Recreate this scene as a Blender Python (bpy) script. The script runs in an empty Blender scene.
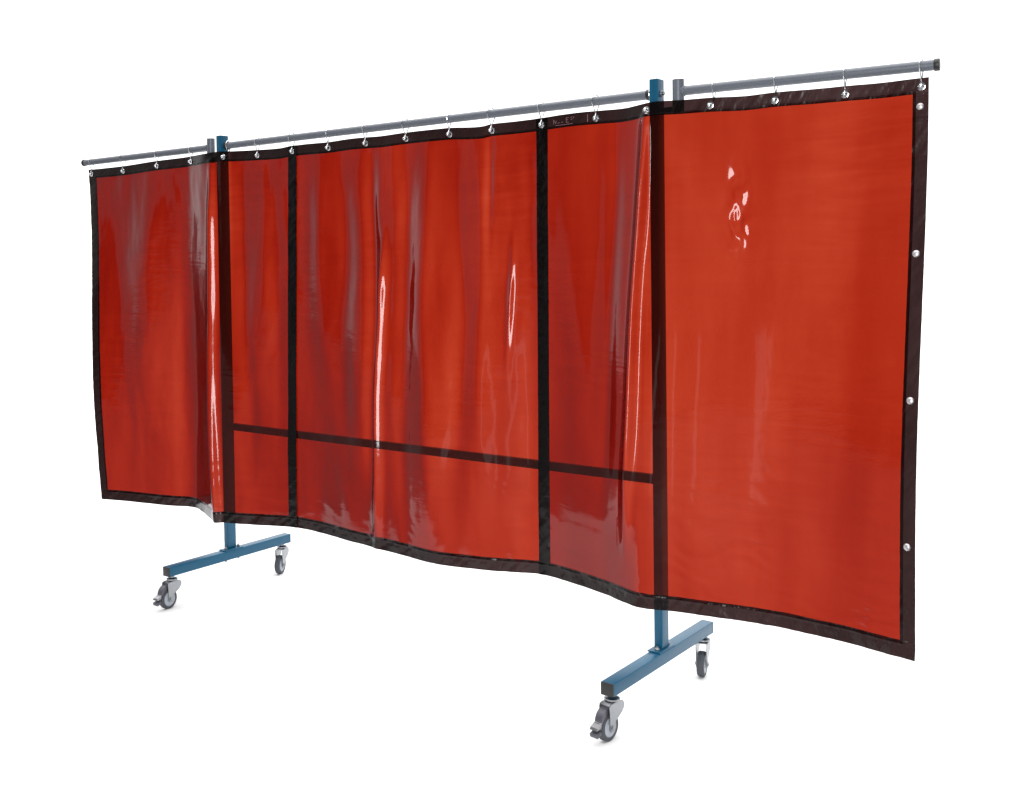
import bpy, bmesh, math, random
from mathutils import Vector, Matrix, noise
random.seed(7)
PI = math.pi
SC = bpy.context.scene
COL = SC.collection

# ------------------------------------------------------------------ camera
cam_d = bpy.data.cameras.new("camera"); cam = bpy.data.objects.new("camera", cam_d); COL.objects.link(cam)
SC.camera = cam
a, p, r = 0.7025, -0.02775, -0.0160
F = Vector((-math.sin(a)*math.cos(p), math.cos(a)*math.cos(p), math.sin(p)))
S = Vector((math.cos(a), math.sin(a), 0)); U = S.cross(F)
S2 = math.cos(r)*S + math.sin(r)*U; U2 = -math.sin(r)*S + math.cos(r)*U
M = Matrix((S2, U2, -F)).transposed().to_4x4(); M.translation = (3.72111, -3.32566, 1.49144)
cam.matrix_world = M
cam_d.sensor_width = 36; cam_d.lens = 1095.85/1024*36
cam_d.shift_x = 132.053/1024; cam_d.shift_y = -104.46/1024
cam_d.clip_start = .05; cam_d.clip_end = 900
SC.render.resolution_x = 1024; SC.render.resolution_y = 795

# ------------------------------------------------------------------ studio light
W_BACK, W_FRONT, W_TOP = 1.80, .05, 2.93
world = bpy.data.worlds.new("World"); SC.world = world; world.use_nodes = True
nt = world.node_tree; N = nt.nodes; L = nt.links
bg = N["Background"]
tc = N.new("ShaderNodeTexCoord")
def wnode(t, **k):
    n = N.new(t)
    for kk, v in k.items(): setattr(n, kk, v)
    return n
dot = wnode("ShaderNodeVectorMath", operation='DOT_PRODUCT'); L.new(tc.outputs["Generated"], dot.inputs[0])
dot.inputs[1].default_value = (-.58, .81, 0)                     # towards the lit backdrop
mr = wnode("ShaderNodeMapRange", interpolation_type='SMOOTHSTEP'); L.new(dot.outputs["Value"], mr.inputs[0])
mr.inputs[1].default_value = -.12; mr.inputs[2].default_value = .86
mr.inputs[3].default_value = W_FRONT; mr.inputs[4].default_value = W_BACK
sep = wnode("ShaderNodeSeparateXYZ"); L.new(tc.outputs["Generated"], sep.inputs[0])
mz = wnode("ShaderNodeMapRange", interpolation_type='SMOOTHSTEP'); L.new(sep.outputs["Z"], mz.inputs[0])
mz.inputs[1].default_value = .62; mz.inputs[2].default_value = .85
mz.inputs[3].default_value = 0; mz.inputs[4].default_value = W_TOP
ad = wnode("ShaderNodeMath", operation='ADD'); 
pn = wnode("ShaderNodeMapRange", interpolation_type='SMOOTHSTEP'); L.new(dot.outputs["Value"], pn.inputs[0])   # added brightness step in the world, to make pale reflections in the film
pn.inputs[1].default_value = -.285; pn.inputs[2].default_value = -.215; pn.inputs[3].default_value = 0; pn.inputs[4].default_value = .38
mr.inputs[3].default_value = W_FRONT; mr.inputs[4].default_value = W_BACK-.38
a0 = wnode("ShaderNodeMath", operation='ADD'); L.new(mr.outputs[0], a0.inputs[0]); L.new(pn.outputs[0], a0.inputs[1])
L.new(a0.outputs[0], ad.inputs[0]); L.new(mz.outputs[0], ad.inputs[1])
L.new(ad.outputs[0], bg.inputs["Strength"]); bg.inputs["Color"].default_value = (1, 1, 1, 1)

def area(name, loc, target, sx, sy, watts, col=(1, 1, 1)):
    d = bpy.data.lights.new(name, 'AREA'); d.shape = 'RECTANGLE'; d.size = sx; d.size_y = sy
    d.energy = watts; d.color = col
    o = bpy.data.objects.new(name, d); COL.objects.link(o); o.location = loc
    o.rotation_euler = (Vector(target)-Vector(loc)).to_track_quat('-Z', 'Y').to_euler()
    return o
area("strip_light", (2.05, -4.1, .85), (2.3, 0, .9), .30, 1.5, 1.3)
area("tall_strip_light", (4.12, -4.8, 1.47), (1.6, 0, 1.2), .85, 3.1, 180)
area("side_light", (6.0, -3.2, 2.6), (1.6, 0, 1.0), 1.2, 1.2, 8)

SC.view_settings.view_transform = 'Standard'; SC.view_settings.look = 'None'
SC.view_settings.exposure = 0; SC.view_settings.gamma = 1
SC.render.engine = 'CYCLES'
SC.cycles.transparent_max_bounces = 24; SC.cycles.max_bounces = 10
SC.cycles.sample_clamp_indirect = 8

# ------------------------------------------------------------------ helpers
def tag(o, label=None, cat=None, group=None, kind=None):
    if label: o['label'] = label
    if cat: o['category'] = cat
    if group: o['group'] = group
    if kind: o['kind'] = kind
    return o
def empty(name, loc=(0, 0, 0)):
    o = bpy.data.objects.new(name, None); COL.objects.link(o); o.location = loc
    o.empty_display_size = .05
    return o
def link(name, bm, mat, parent=None, smooth=True, loc=None, sharp=35):
    me = bpy.data.meshes.new(name); bm.normal_update(); bm.to_mesh(me); bm.free()
    if smooth:
        for q in me.polygons: q.use_smooth = True
        if sharp: me.set_sharp_from_angle(angle=math.radians(sharp))
    me.materials.append(mat)
    o = bpy.data.objects.new(name, me); COL.objects.link(o)
    if parent: o.parent = parent
    if loc: o.location = loc
    return o
def add_box(bm, c, s, bev=.0, rot=None):
    m = Matrix.Translation(c)
    if rot is not None: m = m @ rot
    r_ = bmesh.ops.create_cube(bm, size=1, matrix=m @ Matrix.Diagonal((s[0], s[1], s[2], 1)))
    if bev:
        es = list({e for v in r_['verts'] for e in v.link_edges})
        bmesh.ops.bevel(bm, geom=es, offset=bev, segments=3, affect='EDGES', profile=.5)
def frame_from(d):
    d = d.normalized(); t = Vector((0, 0, 1)) if abs(d.z) < .9 else Vector((1, 0, 0))
    x = d.cross(t).normalized(); return x, d.cross(x).normalized()
def add_cyl(bm, a, b, r, seg=32, r2=None, bev=0):
    a, b = Vector(a), Vector(b); r2 = r if r2 is None else r2
    rot = (b-a).to_track_quat('Z', 'Y').to_matrix().to_4x4()
    m = Matrix.Translation((a+b)/2) @ rot
    r_ = bmesh.ops.create_cone(bm, cap_ends=True, segments=seg, radius1=r, radius2=r2, depth=(b-a).length, matrix=m)
    if bev:
        es = [e for e in {e for v in r_['verts'] for e in v.link_edges} if any(len(f.verts) > 4 for f in e.link_faces)]
        bmesh.ops.bevel(bm, geom=es, offset=bev, segments=2, affect='EDGES', profile=.5)
def add_lathe(bm, prof, m=Matrix(), seg=40, closed=False):
    rings = []
    for r_, z in prof:
        rings.append([bm.verts.new(m @ Vector((r_*math.cos(2*PI*k/seg), r_*math.sin(2*PI*k/seg), z))) for k in range(seg)])
    n = len(rings)
    for i in range(n if closed else n-1):
        A, B = rings[i], rings[(i+1) % n]
        for k in range(seg): bm.faces.new((A[k], A[(k+1) % seg], B[(k+1) % seg], B[k]))
    if not closed:
        bm.faces.new(rings[0][::-1]); bm.faces.new(rings[-1])
    bmesh.ops.recalc_face_normals(bm, faces=bm.faces[:])
def add_torus(bm, m, R_, r_, seg=28, s2=10, sq=1):
    add_lathe(bm, [(R_+r_*math.cos(2*PI*k/s2), sq*r_*math.sin(2*PI*k/s2)) for k in range(s2)], m, seg, True)
def add_wire(bm, pts, r_, seg=8):
    pts = [Vector(q) for q in pts]; prev = None; x = None
    for i, q in enumerate(pts):
        d = (pts[min(i+1, len(pts)-1)]-pts[max(i-1, 0)]).normalized()
        if x is None: x, _ = frame_from(d)
        x = (x-d*x.dot(d)).normalized(); y = d.cross(x)
        ring = [bm.verts.new(q+(x*math.cos(2*PI*k/seg)+y*math.sin(2*PI*k/seg))*r_) for k in range(seg)]
        if prev:
            for k in range(seg): bm.faces.new((prev[k], prev[(k+1) % seg], ring[(k+1) % seg], ring[k]))
        else: bm.faces.new(ring[::-1])
        prev = ring
    bm.faces.new(prev)
def add_prism(bm, poly, x0, x1, bev=0):
    """polygon in (y, z), extruded along x"""
    A = [bm.verts.new((x0, y, z)) for y, z in poly]; B = [bm.verts.new((x1, y, z)) for y, z in poly]
    n = len(poly); fs = [bm.faces.new(A), bm.faces.new(B[::-1])]
    for i in range(n): fs.append(bm.faces.new((A[i], B[i], B[(i+1) % n], A[(i+1) % n])))
    bmesh.ops.recalc_face_normals(bm, faces=fs)

# ------------------------------------------------------------------ materials
def mat(name, col, rough=.4, metal=0, bump=0, bscale=60, var=0, coat=0, scale=(1, 1, 1), spec=.5):
    m = bpy.data.materials.new(name); m.use_nodes = True; t = m.node_tree; n = t.nodes; l = t.links
    b = n["Principled BSDF"]
    b.inputs["Base Color"].default_value = (*col, 1); b.inputs["Roughness"].default_value = rough
    b.inputs["Metallic"].default_value = metal; b.inputs["Coat Weight"].default_value = coat
    b.inputs["Specular IOR Level"].default_value = spec
    tcn = n.new("ShaderNodeTexCoord"); mp = n.new("ShaderNodeMapping"); l.new(tcn.outputs["Object"], mp.inputs[0])
    mp.inputs["Scale"].default_value = scale
    if var:
        nz = n.new("ShaderNodeTexNoise"); nz.inputs["Scale"].default_value = bscale*.25; nz.inputs["Detail"].default_value = 5
        l.new(mp.outputs[0], nz.inputs["Vector"])
        rr = n.new("ShaderNodeMapRange"); l.new(nz.outputs[0], rr.inputs[0])
        rr.inputs[1].default_value = .3; rr.inputs[2].default_value = .7
        rr.inputs[3].default_value = 1-var; rr.inputs[4].default_value = 1+var
        mx = n.new("ShaderNodeVectorMath"); mx.operation = 'SCALE'; mx.inputs[0].default_value = col
        l.new(rr.outputs[0], mx.inputs["Scale"]); l.new(mx.outputs[0], b.inputs["Base Color"])
        r2 = n.new("ShaderNodeMapRange"); l.new(nz.outputs[0], r2.inputs[0])
        r2.inputs[3].default_value = rough*.75; r2.inputs[4].default_value = min(1, rough*1.3)
        l.new(r2.outputs[0], b.inputs["Roughness"])
    if bump:
        nb = n.new("ShaderNodeTexNoise"); nb.inputs["Scale"].default_value = bscale; nb.inputs["Detail"].default_value = 6
        l.new(mp.outputs[0], nb.inputs["Vector"])
        bp = n.new("ShaderNodeBump"); bp.inputs["Strength"].default_value = bump; bp.inputs["Distance"].default_value = .001
        l.new(nb.outputs[0], bp.inputs["Height"]); l.new(bp.outputs[0], b.inputs["Normal"])
    return m
MAT = dict(
    floor=mat("white_floor", (.9, .9, .9), 1, bump=0, bscale=30, spec=0),
    dark_floor=mat("dark_floor", (.16, .16, .16), .8, bump=.1, bscale=30, spec=.1),
    blue=mat("blue_powder_coat", (.005, .078, .150), .33, bump=.25, bscale=900, var=.08, spec=.3),
    grey=mat("grey_powder_coat", (.122, .134, .160), .32, bump=.2, bscale=900, var=.08),
    black=mat("black_plastic", (.012, .012, .013), .45, bump=.2, bscale=500, var=.15),
    zinc=mat("zinc_plated_steel", (.29, .30, .315), .34, metal=1, bump=.15, bscale=200, var=.08),
    wire=mat("steel_wire", (.85, .86, .88), .14, metal=1, var=.06, bscale=300),
    rubber=mat("grey_rubber", (.045, .05, .06), .6, bump=.3, bscale=500, var=.15),
    hub=mat("grey_nylon", (.34, .37, .42), .42, bump=.1, bscale=300, var=.07),
    pedal=mat("dark_grey_plastic", (.06, .06, .075), .35, bump=.1, bscale=300, var=.1),
    satin=mat("satin_nickel", (.62, .58, .60), .42, metal=1, var=.08, bscale=400),
    print=mat("pink_print", (.30, .15, .17), .5),
)
def film_mat(name, absorb, gloss_rough, haze, haze_col, wrinkle, ior=1.42):
    m = bpy.data.materials.new(name); m.use_nodes = True; t = m.node_tree; n = t.nodes; l = t.links
    n.remove(n["Principled BSDF"]); out = n["Material Output"]
    def nd(ty, **k):
        x = n.new(ty)
        for kk, v in k.items(): setattr(x, kk, v)
        return x
    def mth(op, a_, b_=None):
        x = nd("ShaderNodeMath", operation=op)
        for i, v in enumerate((a_, b_)):
            if v is None: continue
            if isinstance(v, (int, float)): x.inputs[i].default_value = v
            else: l.new(v, x.inputs[i])
        return x.outputs[0]
    geo = nd("ShaderNodeNewGeometry"); tcn = nd("ShaderNodeTexCoord")
    # Fine wrinkles: mostly horizontal little creases, patches of pebbly waves
    def nz(sc, scale, det=4, dist=0):
        mp = nd("ShaderNodeMapping"); l.new(tcn.outputs["Object"], mp.inputs[0]); mp.inputs["Scale"].default_value = sc
        x = nd("ShaderNodeTexNoise"); x.inputs["Scale"].default_value = scale; x.inputs["Detail"].default_value = det
        x.inputs["Distortion"].default_value = dist
        l.new(mp.outputs[0], x.inputs["Vector"]); return x.outputs[0]
    hor = nz((.5, .5, 3.6), 10, 5, .8); big = nz((1, 1, .45), 7, 3, .4); msk = nz((1, 1, .8), 2.2, 2)
    mk = nd("ShaderNodeMapRange"); l.new(msk, mk.inputs[0]); mk.inputs[1].default_value = .42; mk.inputs[2].default_value = .66
    mk.inputs[3].default_value = .15; mk.inputs[4].default_value = 1
    h = mth('ADD', mth('MULTIPLY', mth('MULTIPLY', hor, mk.outputs[0]), .65), big)
    bp = nd("ShaderNodeBump"); bp.inputs["Strength"].default_value = 1; bp.inputs["Distance"].default_value = wrinkle
    l.new(h, bp.inputs["Height"])
    # path length through the sheet grows as it is seen more edge-on
    dt = nd("ShaderNodeVectorMath", operation='DOT_PRODUCT'); l.new(geo.outputs["Incoming"], dt.inputs[0]); l.new(bp.outputs[0], dt.inputs[1])
    c2 = mth('MULTIPLY', dt.outputs["Value"], dt.outputs["Value"])
    k = mth('DIVIDE', 1, mth('SQRT', mth('SUBTRACT', 1, mth('DIVIDE', mth('SUBTRACT', 1, c2), 2.25))))
    # fold shading and uneven backdrop light painted into the tint: vertical bands, faint clouds
    sn = mth('ADD', mth('MULTIPLY', mth('SUBTRACT', nz((1, 1, .12), 4.5, 4), .5), .42), mth('MULTIPLY', mth('SUBTRACT', nz((1, 1, .6), 2.4, 5, 1), .5), .30))
    sn = mth('ADD', sn, mth('MULTIPLY', mth('MULTIPLY', mth('SUBTRACT', hor, .5), mk.outputs[0]), .24))  # shading of the horizontal creases, put into the tint as well
    dens = mth('MULTIPLY', mth('POWER', k, 3.0), mth('ADD', 1, sn))
    comb = nd("ShaderNodeCombineXYZ")
    for i, av in enumerate(absorb): l.new(mth('EXPONENT', mth('MULTIPLY', dens, -av)), comb.inputs[i])
    tr = nd("ShaderNodeBsdfTransparent"); l.new(comb.outputs[0], tr.inputs["Color"])
    tl = nd("ShaderNodeBsdfTranslucent"); tl.inputs["Color"].default_value = (*haze_col, 1)
    df = nd("ShaderNodeBsdfDiffuse"); df.inputs["Color"].default_value = (*haze_col, 1)
    h1 = nd("ShaderNodeMixShader"); h1.inputs[0].default_value = .5; l.new(tl.outputs[0], h1.inputs[1]); l.new(df.outputs[0], h1.inputs[2])
    h2 = nd("ShaderNodeMixShader"); h2.inputs[0].default_value = haze; l.new(tr.outputs[0], h2.inputs[1]); l.new(h1.outputs[0], h2.inputs[2])
    fr = nd("ShaderNodeFresnel"); fr.inputs["IOR"].default_value = ior; l.new(bp.outputs[0], fr.inputs["Normal"])
    gl = nd("ShaderNodeBsdfGlossy"); gl.inputs["Roughness"].default_value = gloss_rough; l.new(bp.outputs[0], gl.inputs["Normal"])
    mx = nd("ShaderNodeMixShader"); l.new(fr.outputs[0], mx.inputs[0]); l.new(h2.outputs[0], mx.inputs[1]); l.new(gl.outputs[0], mx.inputs[2])
    l.new(mx.outputs[0], out.inputs["Surface"])
    return m
MAT['film'] = film_mat("red_pvc_film", (1.30, 3.85, 4.9), .085, .045, (.55, .035, .02), .0016)
MAT['hem'] = film_mat("dark_brown_pvc_tape", (3.45, 4.2, 4.2), .22, .15, (.03, .018, .018), .003, 1.34)

# ------------------------------------------------------------------ floor
FZ = .025
bm = bmesh.new(); e1 = Vector((.76, .65, 0)).normalized(); e2 = Vector((-.65, .76, 0)).normalized()
vs = [bm.verts.new(e1*x+e2*y) for x, y in ((-90, -60), (90, -60), (90, 40), (-90, 40))]; bm.faces.new(vs)
fl = link('floor', bm, MAT['dark_floor'], smooth=False, loc=(0, 0, FZ-.004)); tag(fl, kind='structure')
bm = bmesh.new()      # white sheet, its front edge runs across the view
vs = [bm.verts.new((x, y, 0)) for x, y in ((.80, -2.02), (3.75, .35), (3.0, 4.0), (120, 560), (-520, 520), (-430, 249.6))]; bm.faces.new(vs)
sh = link('white_studio_floor', bm, MAT['floor'], smooth=False, loc=(0, 0, FZ)); tag(sh, kind='structure')

# ------------------------------------------------------------------ the steel frame
W = 2.1; H = 2.073; ZR = 2.0260; ZC = .760; RR = .0155
AL, LL = -.001, 1.068; AR, LR = .0958, .8268
root = empty('welding_screen_frame')
tag(root, 'tall blue and grey steel stand on four casters carrying three red curtains', 'screen stand')
ZFT, FH, FW = .2035, .041, .044
for i, X in enumerate((0, W)):
    bm = bmesh.new(); px_ = X-.010 if i == 0 else X
    add_box(bm, (px_, 0, (ZFT+.005+H)/2), (.030, .048, H-ZFT-.005), .003)
    po = link('post', bm, MAT['blue'], root)
    bm = bmesh.new()
    add_box(bm, (X, -.004, ZFT+.0025), (.046, .105, .005), .001)
    link('base_plate', bm, MAT['blue'], po)
    for dy in (-.040, .036):
        bm = bmesh.new(); add_cyl(bm, (X+.004, dy, ZFT+.005), (X+.004, dy, ZFT+.013), .0075, 6, bev=.001)
        add_cyl(bm, (X+.004, dy, ZFT+.013), (X+.004, dy, ZFT+.018), .004, 12)
        link('bolt', bm, MAT['zinc'], po)
        bm = bmesh.new(); add_cyl(bm, (X+.004, dy, ZFT-FH-.009), (X+.004, dy, ZFT-FH-.0003), .0055, 6)
        link('nut', bm, MAT['zinc'], po)
    # foot tube
    yf, yb = -.372, .352
    bm = bmesh.new(); fx = X+(.003 if i else 0)
    add_box(bm, (fx, (yf+yb)/2, ZFT-FH/2), (FW, yb-yf, FH), .003)
    ft = link('foot', bm, MAT['blue'], root)
    for y_, s_ in ((yf, -1), (yb, 1)):
        bm = bmesh.new(); add_box(bm, (fx, y_+s_*.0022, ZFT-FH/2), (FW-.001, .005, FH-.001), .0015)
        link('end_cap', bm, MAT['black'] if s_ < 0 else MAT['blue'], ft)
# middle rail and crossbar
bm = bmesh.new(); add_cyl(bm, (.0155, 0, ZR), (W-.0155, 0, ZR), RR)
mid = link('middle_rail', bm, MAT['grey'], root)
for x0, x1 in ((.0155, .032), (W-.032, W-.0155)):
    bm = bmesh.new(); add_cyl(bm, (x0, 0, ZR), (x1, 0, ZR), RR+.003, bev=.001); link('collar', bm, MAT['black'], mid)
for X, s_ in ((0, -1), (W, 1)):
    bm = bmesh.new(); add_cyl(bm, (X+s_*.0152, 0, ZR), (X+s_*.020, 0, ZR), .011, 24, bev=.0008)
    add_cyl(bm, (X+s_*.020, 0, ZR), (X+s_*.027, 0, ZR), .0075, 6, bev=.0008)
    link('rail_bolt', bm, MAT['zinc'], root)
bm = bmesh.new(); add_box(bm, (W/2, .014, ZC), (W-.031, .020, .031), .002)
link('crossbar', bm, MAT['blue'], root)
# swing arms with hinge tubes
def arm(px, ang, sgn, length, ztop, off):
    d = Vector((math.cos(ang), math.sin(ang), 0))*sgn if sgn > 0 else Vector((-math.cos(ang), -math.sin(ang), 0))
    hx = px+sgn*off
    bm = bmesh.new()
    st = Vector((hx, 0, ZR)) + d*.012
    en = Vector((px, 0, ZR)) + d*(length-.012)
    add_cyl(bm, st, en, RR)
    ob = link('swing_arm', bm, MAT['grey'], root)
    bm = bmesh.new(); add_lathe(bm, [(.0185, 0), (.0185, ztop-1.958), (.0150, ztop-1.958), (.0150, .004)], Matrix.Translation((hx, 0, 1.958)))
    link('hinge_tube', bm, MAT['grey'], ob)
    bm = bmesh.new(); add_cyl(bm, en, en+d*.014, RR+.0022, bev=.0015); link('end_cap', bm, MAT['black'], ob)
    bm = bmesh.new(); add_torus(bm, Matrix.Translation(st+d*.007) @ d.to_track_quat('Z', 'Y').to_matrix().to_4x4(), RR, .0028, 28, 8); link('weld_bead', bm, MAT['grey'], ob)
    bm = bmesh.new(); xa, xb = sorted((px+sgn*.0155, hx-sgn*.010))
    add_box(bm, ((xa+xb)/2, .004, 1.970), (xb-xa, .030, .016), .002); link('hinge_bracket', bm, MAT['blue'], root)
arm(0, AL, -1, LL, 2.067, .087)
arm(W, AR, 1, LR, 2.064, .075)

# ------------------------------------------------------------------ casters (origin = stem top under the foot tube)
def caster(loc, rot, brake):
    zt = ZFT-FH; wr = .0435; wx = .0125
    oy = -.026                                            # wheel trails behind the swivel
    zc = FZ+wr-zt                                            # local z of axle
    bm = bmesh.new()
    for s_ in (-1, 1):
        poly = [(.030, -.024), (.037, -.034), (.036, -.046), (.026, -.058), (-.002, -.074), (-.009, zc+.016), (oy+.013, zc-.008), (oy+.006, zc-.013), (oy-.006, zc-.013), (oy-.011, zc-.004),
                (oy-.012, zc+.020), (oy-.013, zc+.034), (oy-.015, -.034), (oy-.012, -.024), (-.020, -.021), (.018, -.021)]
        xa = s_*(wx+.0045); add_prism(bm, poly, xa, xa+s_*.0025)
    add_box(bm, (0, -.006, -.0225), (2*(wx+.007), .046, .003), .001)
    fk = link('caster', bm, MAT['zinc'], root, smooth=True)
    fk.location = (loc[0], loc[1], zt); fk.rotation_euler = (0, 0, rot)
    bm = bmesh.new(); add_lathe(bm, [(.021, -.0205), (.024, -.018), (.024, -.013), (.016, -.010), (.010, -.009), (.010, 0)], Matrix())
    link('swivel_stem', bm, MAT['zinc'], fk)
    mw = Matrix.Translation((0, oy, zc)) @ Matrix.Rotation(PI/2, 4, 'Y')
    bm = bmesh.new()
    prof = [(wr-.012, -wx), (wr-.004, -wx), (wr-.0012, -wx+.002), (wr, -wx+.0055), (wr, wx-.0055), (wr-.0012, wx-.002), (wr-.004, wx), (wr-.012, wx)]
    add_lathe(bm, prof, mw, 56, True); link('tyre', bm, MAT['rubber'], fk)
    bm = bmesh.new()
    pr = [(wr-.0115, -wx+.0008), (wr-.014, -wx+.0008), (wr-.016, -wx+.004), (.016, -wx+.004), (.013, -wx-.001), (.013, wx+.001), (.016, wx-.004), (wr-.016, wx-.004), (wr-.014, wx-.0008), (wr-.0115, wx-.0008)]
    add_lathe(bm, pr, mw, 56); link('wheel_rim', bm, MAT['hub'], fk)
    bm = bmesh.new(); e = wx+.0115
    add_cyl(bm, (-e, oy, zc), (e, oy, zc), .0042, 12)
    for s_ in (-1, 1): add_cyl(bm, (s_*(wx+.007), oy, zc), (s_*(wx+.0105), oy, zc), .0075, 6)
    link('axle_bolt', bm, MAT['zinc'], fk)
    if brake:
        bm = bmesh.new()
        # curved shroud above the tyre, then the foot lever
        out_, in_ = [], []
        for k in range(13):
            t = math.radians(70+k*7); q_ = .010+.010*math.sin(k/12*PI); out_.append((oy+math.cos(t)*(wr+q_), zc+math.sin(t)*(wr+q_)))
            in_.append((oy+math.cos(t)*(wr+.003), zc+math.sin(t)*(wr+.003)))
        for i in range(12):
            add_prism(bm, [out_[i], out_[i+1], in_[i+1], in_[i]], -wx, wx)
        bmesh.ops.remove_doubles(bm, verts=bm.verts[:], dist=1e-5)
        link('brake_cover', bm, MAT['pedal'], fk)
        bm = bmesh.new(); y0 = oy-wr-.008
        add_prism(bm, [(y0+.004, zc+.026), (y0-.018, zc+.016), (y0-.022, zc+.009), (y0-.008, zc+.010), (y0+.002, zc+.014)], -.013, .013)
        link('brake_lever', bm, MAT['zinc'], fk)
        bm = bmesh.new()
        add_box(bm, (0, y0-.010, zc-.006), (.030, .024, .014), .004, Matrix.Rotation(math.radians(20), 4, 'X'))
        add_box(bm, (0, y0+.003, zc+.014), (.022, .010, .022), .003)
        link('brake_pedal', bm, MAT['pedal'], fk)
caster((0, -.345), math.radians(4), True)
caster((W+.003, -.345), math.radians(-6), True)
caster((0, .318), math.radians(22), False)
caster((W+.003, .318), math.radians(14), False)

# ------------------------------------------------------------------ curtain surfaces
TOP = [(88.5, -1.0309, 0.0011, 1.9887), (122.0, -0.7509, 0.0008, 1.9873), (156.0, -0.4843, 0.0005, 1.9942), (180.0, -0.3063, 0.0003, 1.9954), (190.0, -0.2344, 0.0002, 1.997), (203.0, -0.1011, -0.0357, 1.9961), (213.0, -0.0325, -0.036, 1.9984), (222.0, 0.0253, -0.0339, 1.9981), (232.0, 0.0691, -0.0139, 1.997), (258.0, 0.2214, 0.0, 1.9917), (280.0, 0.3576, 0.0, 1.9883), (292.0, 0.43, 0.0, 1.994), (328.0, 0.6384, 0.0, 1.9919), (350.0, 0.76, 0.0, 1.9951), (365.0, 0.8404, 0.0, 1.9938), (380.0, 0.919, 0.0, 1.9918), (405.0, 1.0461, 0.0, 1.9947), (448.0, 1.2537, 0.0, 1.9936), (470.0, 1.3548, 0.0, 1.9865), (482.0, 1.4086, -0.0, 1.9853), (491.0, 1.4485, 0.0, 1.9899), (515.0, 1.5522, 0.0, 1.9895), (541.0, 1.6607, 0.0, 1.9907), (560.0, 1.7376, -0.0, 1.9936), (580.0, 1.8164, -0.0, 1.9947), (600.0, 1.8931, -0.0001, 1.9931), (625.0, 1.9914, -0.0102, 1.9901), (645.0, 2.0765, -0.036, 1.9943), (650.0, 2.0941, -0.036, 1.996), (657.0, 2.1186, -0.036, 1.9963), (664.0, 2.1428, -0.036, 1.9953), (680.0, 2.1932, -0.027, 1.9934), (710.0, 2.2873, -0.0142, 1.9921), (745.0, 2.3911, 0.007, 1.9882), (775.0, 2.4776, 0.0248, 1.9918), (815.0, 2.591, 0.0434, 1.991), (850.0, 2.6882, 0.0555, 1.9912), (880.0, 2.7694, 0.0641, 1.9903), (912.0, 2.8537, 0.0724, 1.9927), (929.0, 2.8975, 0.0766, 1.9936)]
BOT = [(101.5, -0.837, -0.104, 0.342), (139.0, -0.622, -0.039, 0.342), (172.0, -0.431, 0.01, 0.342), (195.0, -0.305, 0.046, 0.342), (204.5, -0.179, -0.004, 0.343), (214.4, -0.016, -0.086, 0.345), (224.0, 0.05, -0.087, 0.348), (239.7, 0.139, -0.075, 0.352), (262.0, 0.254, -0.05, 0.357), (280.0, 0.343, -0.027, 0.361), (292.0, 0.406, -0.017, 0.364), (320.0, 0.573, -0.02, 0.366), (350.0, 0.775, -0.058, 0.367), (380.6, 0.955, -0.079, 0.368), (411.0, 1.129, -0.106, 0.368), (441.0, 1.279, -0.116, 0.369), (480.0, 1.433, -0.086, 0.37), (500.0, 1.503, -0.059, 0.37), (535.0, 1.621, -0.013, 0.371), (551.4, 1.686, -0.009, 0.371), (578.0, 1.81, -0.038, 0.372), (604.0, 1.93, -0.075, 0.372), (625.0, 2.03, -0.118, 0.373), (636.0, 2.078, -0.135, 0.373), (645.0, 2.11, -0.135, 0.373), (654.0, 2.138, -0.13, 0.373), (675.0, 2.2, -0.109, 0.373), (700.0, 2.278, -0.097, 0.374), (728.0, 2.36, -0.078, 0.373), (755.0, 2.438, -0.061, 0.372), (781.0, 2.515, -0.052, 0.371), (834.0, 2.671, -0.057, 0.369), (887.0, 2.823, -0.079, 0.367), (915.5, 2.901, -0.094, 0.366)]
PAIR = [(88.5, 101.5), (190, 194), (200, 201.5), (211, 214.4), (222, 227), (292, 292.5), (380, 381), (541, 544), (600, 600), (636, 637), (644, 645), (657, 654.5), (700, 697), (800, 791), (929, 915.5)]
def interp(tab, s, smooth=True):
    """piecewise Catmull-Rom (monotone in the key) through a table of tuples"""
    n = len(tab)
    if s <= tab[0][0]: i = 0
    elif s >= tab[-1][0]: i = n-2
    else:
        i = 0
        while tab[i+1][0] < s: i += 1
    x0, x1 = tab[i][0], tab[i+1][0]; t = (s-x0)/(x1-x0); h = x1-x0; out = []
    for k in range(1, len(tab[0])):
        f0, f1 = tab[i][k], tab[i+1][k]
        if not smooth or t < 0 or t > 1: out.append(f0+(f1-f0)*t); continue
        d0 = (f1-tab[i-1][k])/(x1-tab[i-1][0]) if i > 0 else (f1-f0)/h
        d1 = (tab[i+2][k]-f0)/(tab[i+2][0]-x0) if i < n-2 else (f1-f0)/h
        t2, t3 = t*t, t*t*t
        out.append((2*t3-3*t2+1)*f0+(t3-2*t2+t)*h*d0+(-2*t3+3*t2)*f1+(t3-t2)*h*d1)
    return out
def sstep(a_, b_, x):
    t = min(1, max(0, (x-a_)/(b_-a_))); return t*t*(3-2*t)
def gauss(x, c, w): return math.exp(-((x-c)/w)**2)
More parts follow.
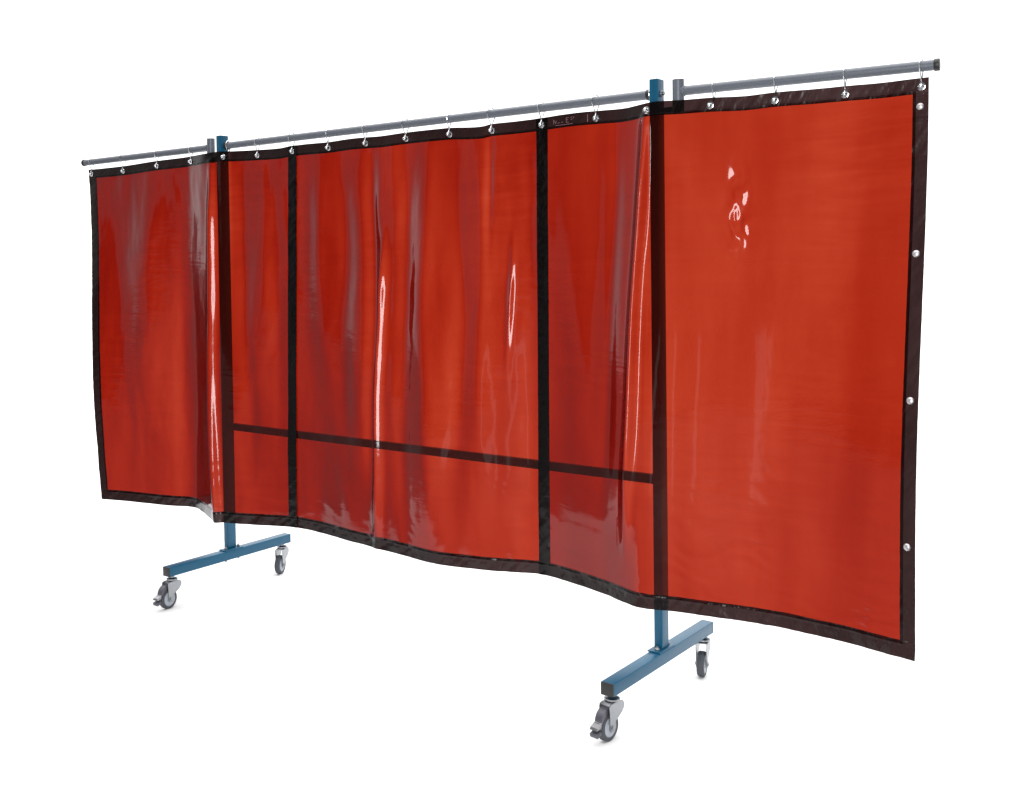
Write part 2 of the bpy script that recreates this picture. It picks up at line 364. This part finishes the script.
# folds: (thread at top, thread at bottom, width, depth towards the viewer, fade-in v, fade-out v)
FOLDS = [
    (120, 118, 13, -.012, .02, 1.1), (150, 148, 12, .012, .02, .9), (178, 176, 10, -.014, .05, .95),
    (240, 250, 9, -.012, .03, 1.0), (262, 276, 8, .008, .03, .6), (276, 280, 7, -.006, .1, .9),
    (318, 326, 9, .014, .02, .75), (342, 345, 9, -.014, .02, .9), (371, 373, 6, -.017, .02, .95),
    (384, 377, 4.4, .0275, .19, 1.12), (405, 404, 8, -.014, .03, 1.05), (428, 424, 10, .016, .03, 1.0),
    (452, 455, 12, -.014, .03, 1.05), (478, 484, 8, .006, .02, .9), (488, 489, 3.5, -.011, .01, .36),
    (516, 500, 3.4, .0105, .2, .64), (211, 213.5, 3.4, .030, .02, 1.2), (645, 624, 4.6, .031, .0, .96), (618, 604, 7, -.008, .02, .9), (528, 522, 9, -.006, .02, .95),
    (570, 575, 16, .004, .02, .9), (600, 606, 16, -.006, .02, .9),
    (690, 696, 16, .003, .05, 1.1), (740, 752, 26, -.003, .02, 1.1), (790, 800, 26, .002, .02, 1.1), (860, 850, 30, -.003, .02, 1.1),
]
def fbm(x, y, z): return noise.noise(Vector((x, y, z)))
def P(s, v):
    Tp = interp(TOP, s); sb = interp(PAIR, s, False)[0]; Bp = interp(BOT, sb)
    w = .25*v+.75*sstep(0, .8, v)
    # near the two posts the folds open out almost at once below the hem
    x = Tp[0]+(Bp[0]-Tp[0])*v
    y = Tp[1]+(Bp[1]-Tp[1])*w
    z = Tp[2]+(Bp[2]-Tp[2])*v
    d = 0
    for st, sb_, wd, dp, v0, v1 in FOLDS:
        c = st+(sb_-st)*v
        if abs(s-c) > wd*3: continue
        c += .8*wd*fbm(st*.37, v*3.1, 1.7)
        d += dp*gauss(s, c, wd)*(.35*sstep(0, .05, v)*(1 if v0 < .06 else 0)+(.65 if v0 < .06 else 1)*sstep(v0, v0+.2, v))*(1-sstep(v1-.3, v1, v))
    fade = sstep(0, .05, v)
    ca = 1-.7*sstep(545, 560, s)
    d += fade*.0045*ca*fbm(x*5.5, v*2.2, 3.3)
    d += fade*(.0021 if s < 545 else .0014)*ca*fbm(x*14+fbm(x*3, v*4, 9)*1.5, v*7, 5.1)+fade*.0006*ca*fbm(x*30+fbm(x*7, v*9, 4), v*16, 6.1)
    # crumpled patches near the hems and the joints
    m = sstep(.55, 1, v)*(.3 if s < 545 else .3+.4*sstep(545, 680, s))+.3*gauss(s, 296, 14)+.35*gauss(s, 541, 14)+.25*gauss(s, 92, 14)+.5*gauss(s, 514, 10)*sstep(.1, .2, v)*(1-sstep(.5, .7, v))
    d += fade*m*.0016*fbm(x*9, z*30+fbm(x*8, z*6, 2)*2, 7.7)
    m2 = gauss(s, 739, 10)*gauss(v, .215, .085)
    d += m2*.0115*(fbm(x*27+1.6*fbm(x*16, z*14, 5), z*11, 2.2)+.22*fbm(x*52, z*34, 1))
    z += -.004*m*fbm(x*6, 3, z*5)
    return Vector((x, y-d, z))
def Nrm(s, v):
    e = .5; A = P(s+e, v)-P(s-e, v); B = P(s, min(1, v+.004))-P(s, max(0, v-.004))
    n = A.cross(B).normalized()
    return n if n.y < 0 else -n
def back(s, which):                                   # the middle curtain hangs a few mm behind its neighbours at the joints
    return 0
HEMV = .0275
def grid(bm, s0, s1, v0, v1, ns, nv, off, sfun0=None):
    rows = []
    for j in range(nv+1):
        v = v0+(v1-v0)*j/nv; row = []
        for i in range(ns+1):
            s = s0+(s1-s0)*i/ns
            pnt = P(s, v); o_ = off(s, v)
            if o_: pnt = pnt+Nrm(s, v)*o_
            row.append(bm.verts.new(pnt))
        rows.append(row)
    for j in range(nv):
        for i in range(ns): bm.faces.new((rows[j][i], rows[j+1][i], rows[j+1][i+1], rows[j][i+1]))
def shell(bm, th):
    """give the tape real thickness"""
    bm.normal_update()
    bmesh.ops.solidify(bm, geom=bm.faces[:], thickness=th)
def curtain(s0, s1, wl, wr_, setback, label, snaps=()):
    cu = empty('curtain', tuple(P((s0+s1)/2, 1)))
    tag(cu, label, 'curtain', 'red curtains hanging from the rail')
    inv = Matrix.Translation(-Vector(cu.location))
    def fin(name, bm, m, **k):
        bm.transform(inv); o = link(name, bm, m, cu, **k); return o
    n = int((s1-s0)*1.3)
    bm = bmesh.new(); grid(bm, s0+wl*.8, s1-wr_*.8, HEMV*.8, 1-HEMV*.85, n, 330, lambda s, v: -setback)
    fin('film', bm, MAT['film'], sharp=None)
    f = .0008-setback
    def across(t): return .0009*gauss(t, .80, .05)-.0004*gauss(t, .9, .05)
    def crinkle(s, v):
        q_ = fbm(s*.22+v*55, s*.05, 6.6); return .0011*max(0, .28-abs(q_))*3*fbm(s*.06, v*20, 1.1)+.0009*fbm(s*.13+v*60, s*.03, 9.2)+ .0008*fbm(s*.10, v*30, 4.4)+.00025*fbm(s*.4, v*110, 8.1)
    bm = bmesh.new(); grid(bm, s0, s1, 0, HEMV, n, 16, lambda s, v: f+across(v/HEMV)+crinkle(s, v)*1.1)
    fin('top_hem', bm, MAT['hem'], sharp=None)
    bm = bmesh.new(); grid(bm, s0, s1, 1-HEMV*1.08, 1, n, 16, lambda s, v: f+across((1-v)/(HEMV*1.08))+crinkle(s, v)*2.6)
    fin('bottom_hem', bm, MAT['hem'], sharp=None)
    for sa, sb in ((s0, s0+wl), (s1-wr_, s1)):
        bm = bmesh.new(); grid(bm, sa, sb, HEMV*1.0, 1-HEMV*1.08, 14, 330, lambda s, v: f+crinkle(s, v)*1.2)
        fin('side_hem', bm, MAT['hem'], sharp=None)
    return cu, fin
def eyelet(fin, s, v, setback, big=1):
    c = P(s, v)+Nrm(s, v)*(.0028-setback); nr = Nrm(s, v)
    m = Matrix.Translation(c) @ nr.to_track_quat('Z', 'Y').to_matrix().to_4x4()
    bm = bmesh.new(); add_torus(bm, m, .0088*big, .0032*big, 24, 8, .6); fin('eyelet', bm, MAT['wire'])
def snap(fin, s, v):
    c = P(s, v)+Nrm(s, v)*.0012; nr = Nrm(s, v)
    m = Matrix.Translation(c) @ nr.to_track_quat('Z', 'Y').to_matrix().to_4x4()
    bm = bmesh.new(); add_lathe(bm, [(.0105, 0), (.0105, .001), (.0095, .003), (.0068, .0048), (.003, .0058), (.0004, .006)], m, 28)
    fin('snap_button', bm, MAT['satin'])
EV = .0150
RINGS = [91.5, 123, 157, 191, 223, 257.5, 292.3, 328, 365, 405.5, 449, 491.5, 541.7, 596, 646.5, 710, 774.5, 845, 921.5]
c1, f1 = curtain(88.5, 296.5, 7.5, 8.6, 0, 'narrow red see-through curtain hanging from the left arm and across the left blue post')
for s in RINGS[:7]: eyelet(f1, s, EV, 0)
c2, f2 = curtain(287.6, 547, 8.4, 11, .0045, 'middle red see-through curtain with many vertical folds, between the two black joints')
for s in RINGS[7:12]: eyelet(f2, s, EV, .0045)
c3, f3 = curtain(536, 929, 11.6, 16.2, 0, 'widest red see-through curtain, nearly flat, with four snap buttons down its right hem')
for s in RINGS[12:]: eyelet(f3, s, EV, 0)
for s, v in ((920.5, .050), (920.5, .308), (920.5, .560), (920.5, .808)): snap(f3, s, v)
# small pale marking printed on the top hem beside the second joint
bm = bmesh.new()
def stroke(s_a, v_a, s_b, v_b, w=.0011):
    A, B = P(s_a, v_a)+Nrm(s_a, v_a)*.0024, P(s_b, v_b)+Nrm(s_b, v_b)*.0024
    d = (B-A).normalized(); n_ = Nrm(s_a, v_a); q = d.cross(n_)*w*.5; t = n_*.0003
    vs = [bm.verts.new(x) for x in (A-q, A+q, B+q, B-q)]; vt = [bm.verts.new(x.co+t) for x in vs]
    bm.faces.new(vt); bm.faces.new(vs[::-1])
    for i in range(4): bm.faces.new((vs[i], vs[(i+1) % 4], vt[(i+1) % 4], vt[i]))
for a_ in ((554, .009, 554, .018), (554, .009, 556.3, .018), (556.3, .018, 556.5, .011), (558, .017, 560, .0165), (561.5, .016, 563.5, .016), (566.5, .008, 566.5, .0175),
           (566.5, .008, 569, .008), (566.5, .0125, 568.5, .0125), (566.5, .0175, 569, .0175), (571, .009, 572.5, .007), (573, .012, 574.6, .007), (571, .013, 572.4, .012),
           (556, .0218, 573, .0218)): stroke(*a_)
f3('printed_mark', bm, MAT['print'], smooth=False)
bm = bmesh.new(); stroke(587.8, .006, 587.8, .0215, .0018); f3('printed_line', bm, MAT['print'], smooth=False)

# ------------------------------------------------------------------ rings
def ring(s, label):
    c = P(s, EV)
    x = c.x
    if x < -.05: yr = math.tan(AL)*x
    elif x > W+.05: yr = math.tan(AR)*(x-W)
    else: yr = 0
    nr = Nrm(s, EV); e = c+nr*.0075                      # where the ball sits, in the eyelet
    base = Vector((x, yr, ZR)); rnd = random.Random(int(s*10))
    yaw = rnd.uniform(-.35, .35); ex = Vector((math.sin(yaw), math.cos(yaw), 0))   # loop plane, nearly across the pipe
    ro = empty('curtain_ring', tuple(base)); tag(ro, label, 'curtain ring', 'steel rings on the curtain rail')
    bm = bmesh.new(); R_ = RR+.0045; pts = []
    neck = Vector((0, 0, -.036))+(e-base)*.12; neck.x += .0
    for k in range(25):
        t = math.radians(-38+k*(256/24)); pts.append(ex*R_*math.cos(t)+Vector((0, 0, R_*math.sin(t)+.0012)))
    front = [neck]+pts[::1]+[neck]
    # round the two shoulders
    def sm(pl, n=2):
        for _ in range(n):
            o = [pl[0]]
            for i in range(len(pl)-1): o += [pl[i]*.75+pl[i+1]*.25, pl[i]*.25+pl[i+1]*.75]
            pl = o+[pl[-1]]
        return pl
    add_wire(bm, sm(front, 1), .0019, 8)
    link('loop', bm, MAT['wire'], ro, loc=None)
    bm = bmesh.new(); le = e-base
    add_wire(bm, sm([neck+Vector((0, 0, .003)), neck, neck*.4+le*.6+nr*.003, le+nr*.002], 2), .0022, 8)
    link('stem', bm, MAT['wire'], ro)
    bm = bmesh.new(); bmesh.ops.create_uvsphere(bm, u_segments=20, v_segments=14, radius=.0068, matrix=Matrix.Translation(le+nr*.002))
    link('ball', bm, MAT['wire'], ro)
where = ['at the far left tip of the left arm', 'second from the far left tip of the left arm', 'third from the far left tip of the left arm', 'last on the left arm before the grey hinge tube',
         'hanging in front of the left blue post', 'between the left blue post and the first black joint', 'over the first black joint between curtains',
         'first to the right of the first black joint', 'second to the right of the first black joint', 'at the centre of the middle curtain, third after its black joint',
         'second to the left of the second black joint', 'nearest left of the second black joint', 'over the second black joint between curtains',
         'beside the small printed mark, midway to the right blue post', 'touching the left side of the right blue post', 'nearest the right hinge tube on the right arm',
         'second from the right hinge tube on the right arm', 'third from the right hinge tube on the right arm', 'at the far right tip by the black rail cap']
for s, w_ in zip(RINGS, where): ring(s, 'small steel ring '+w_)
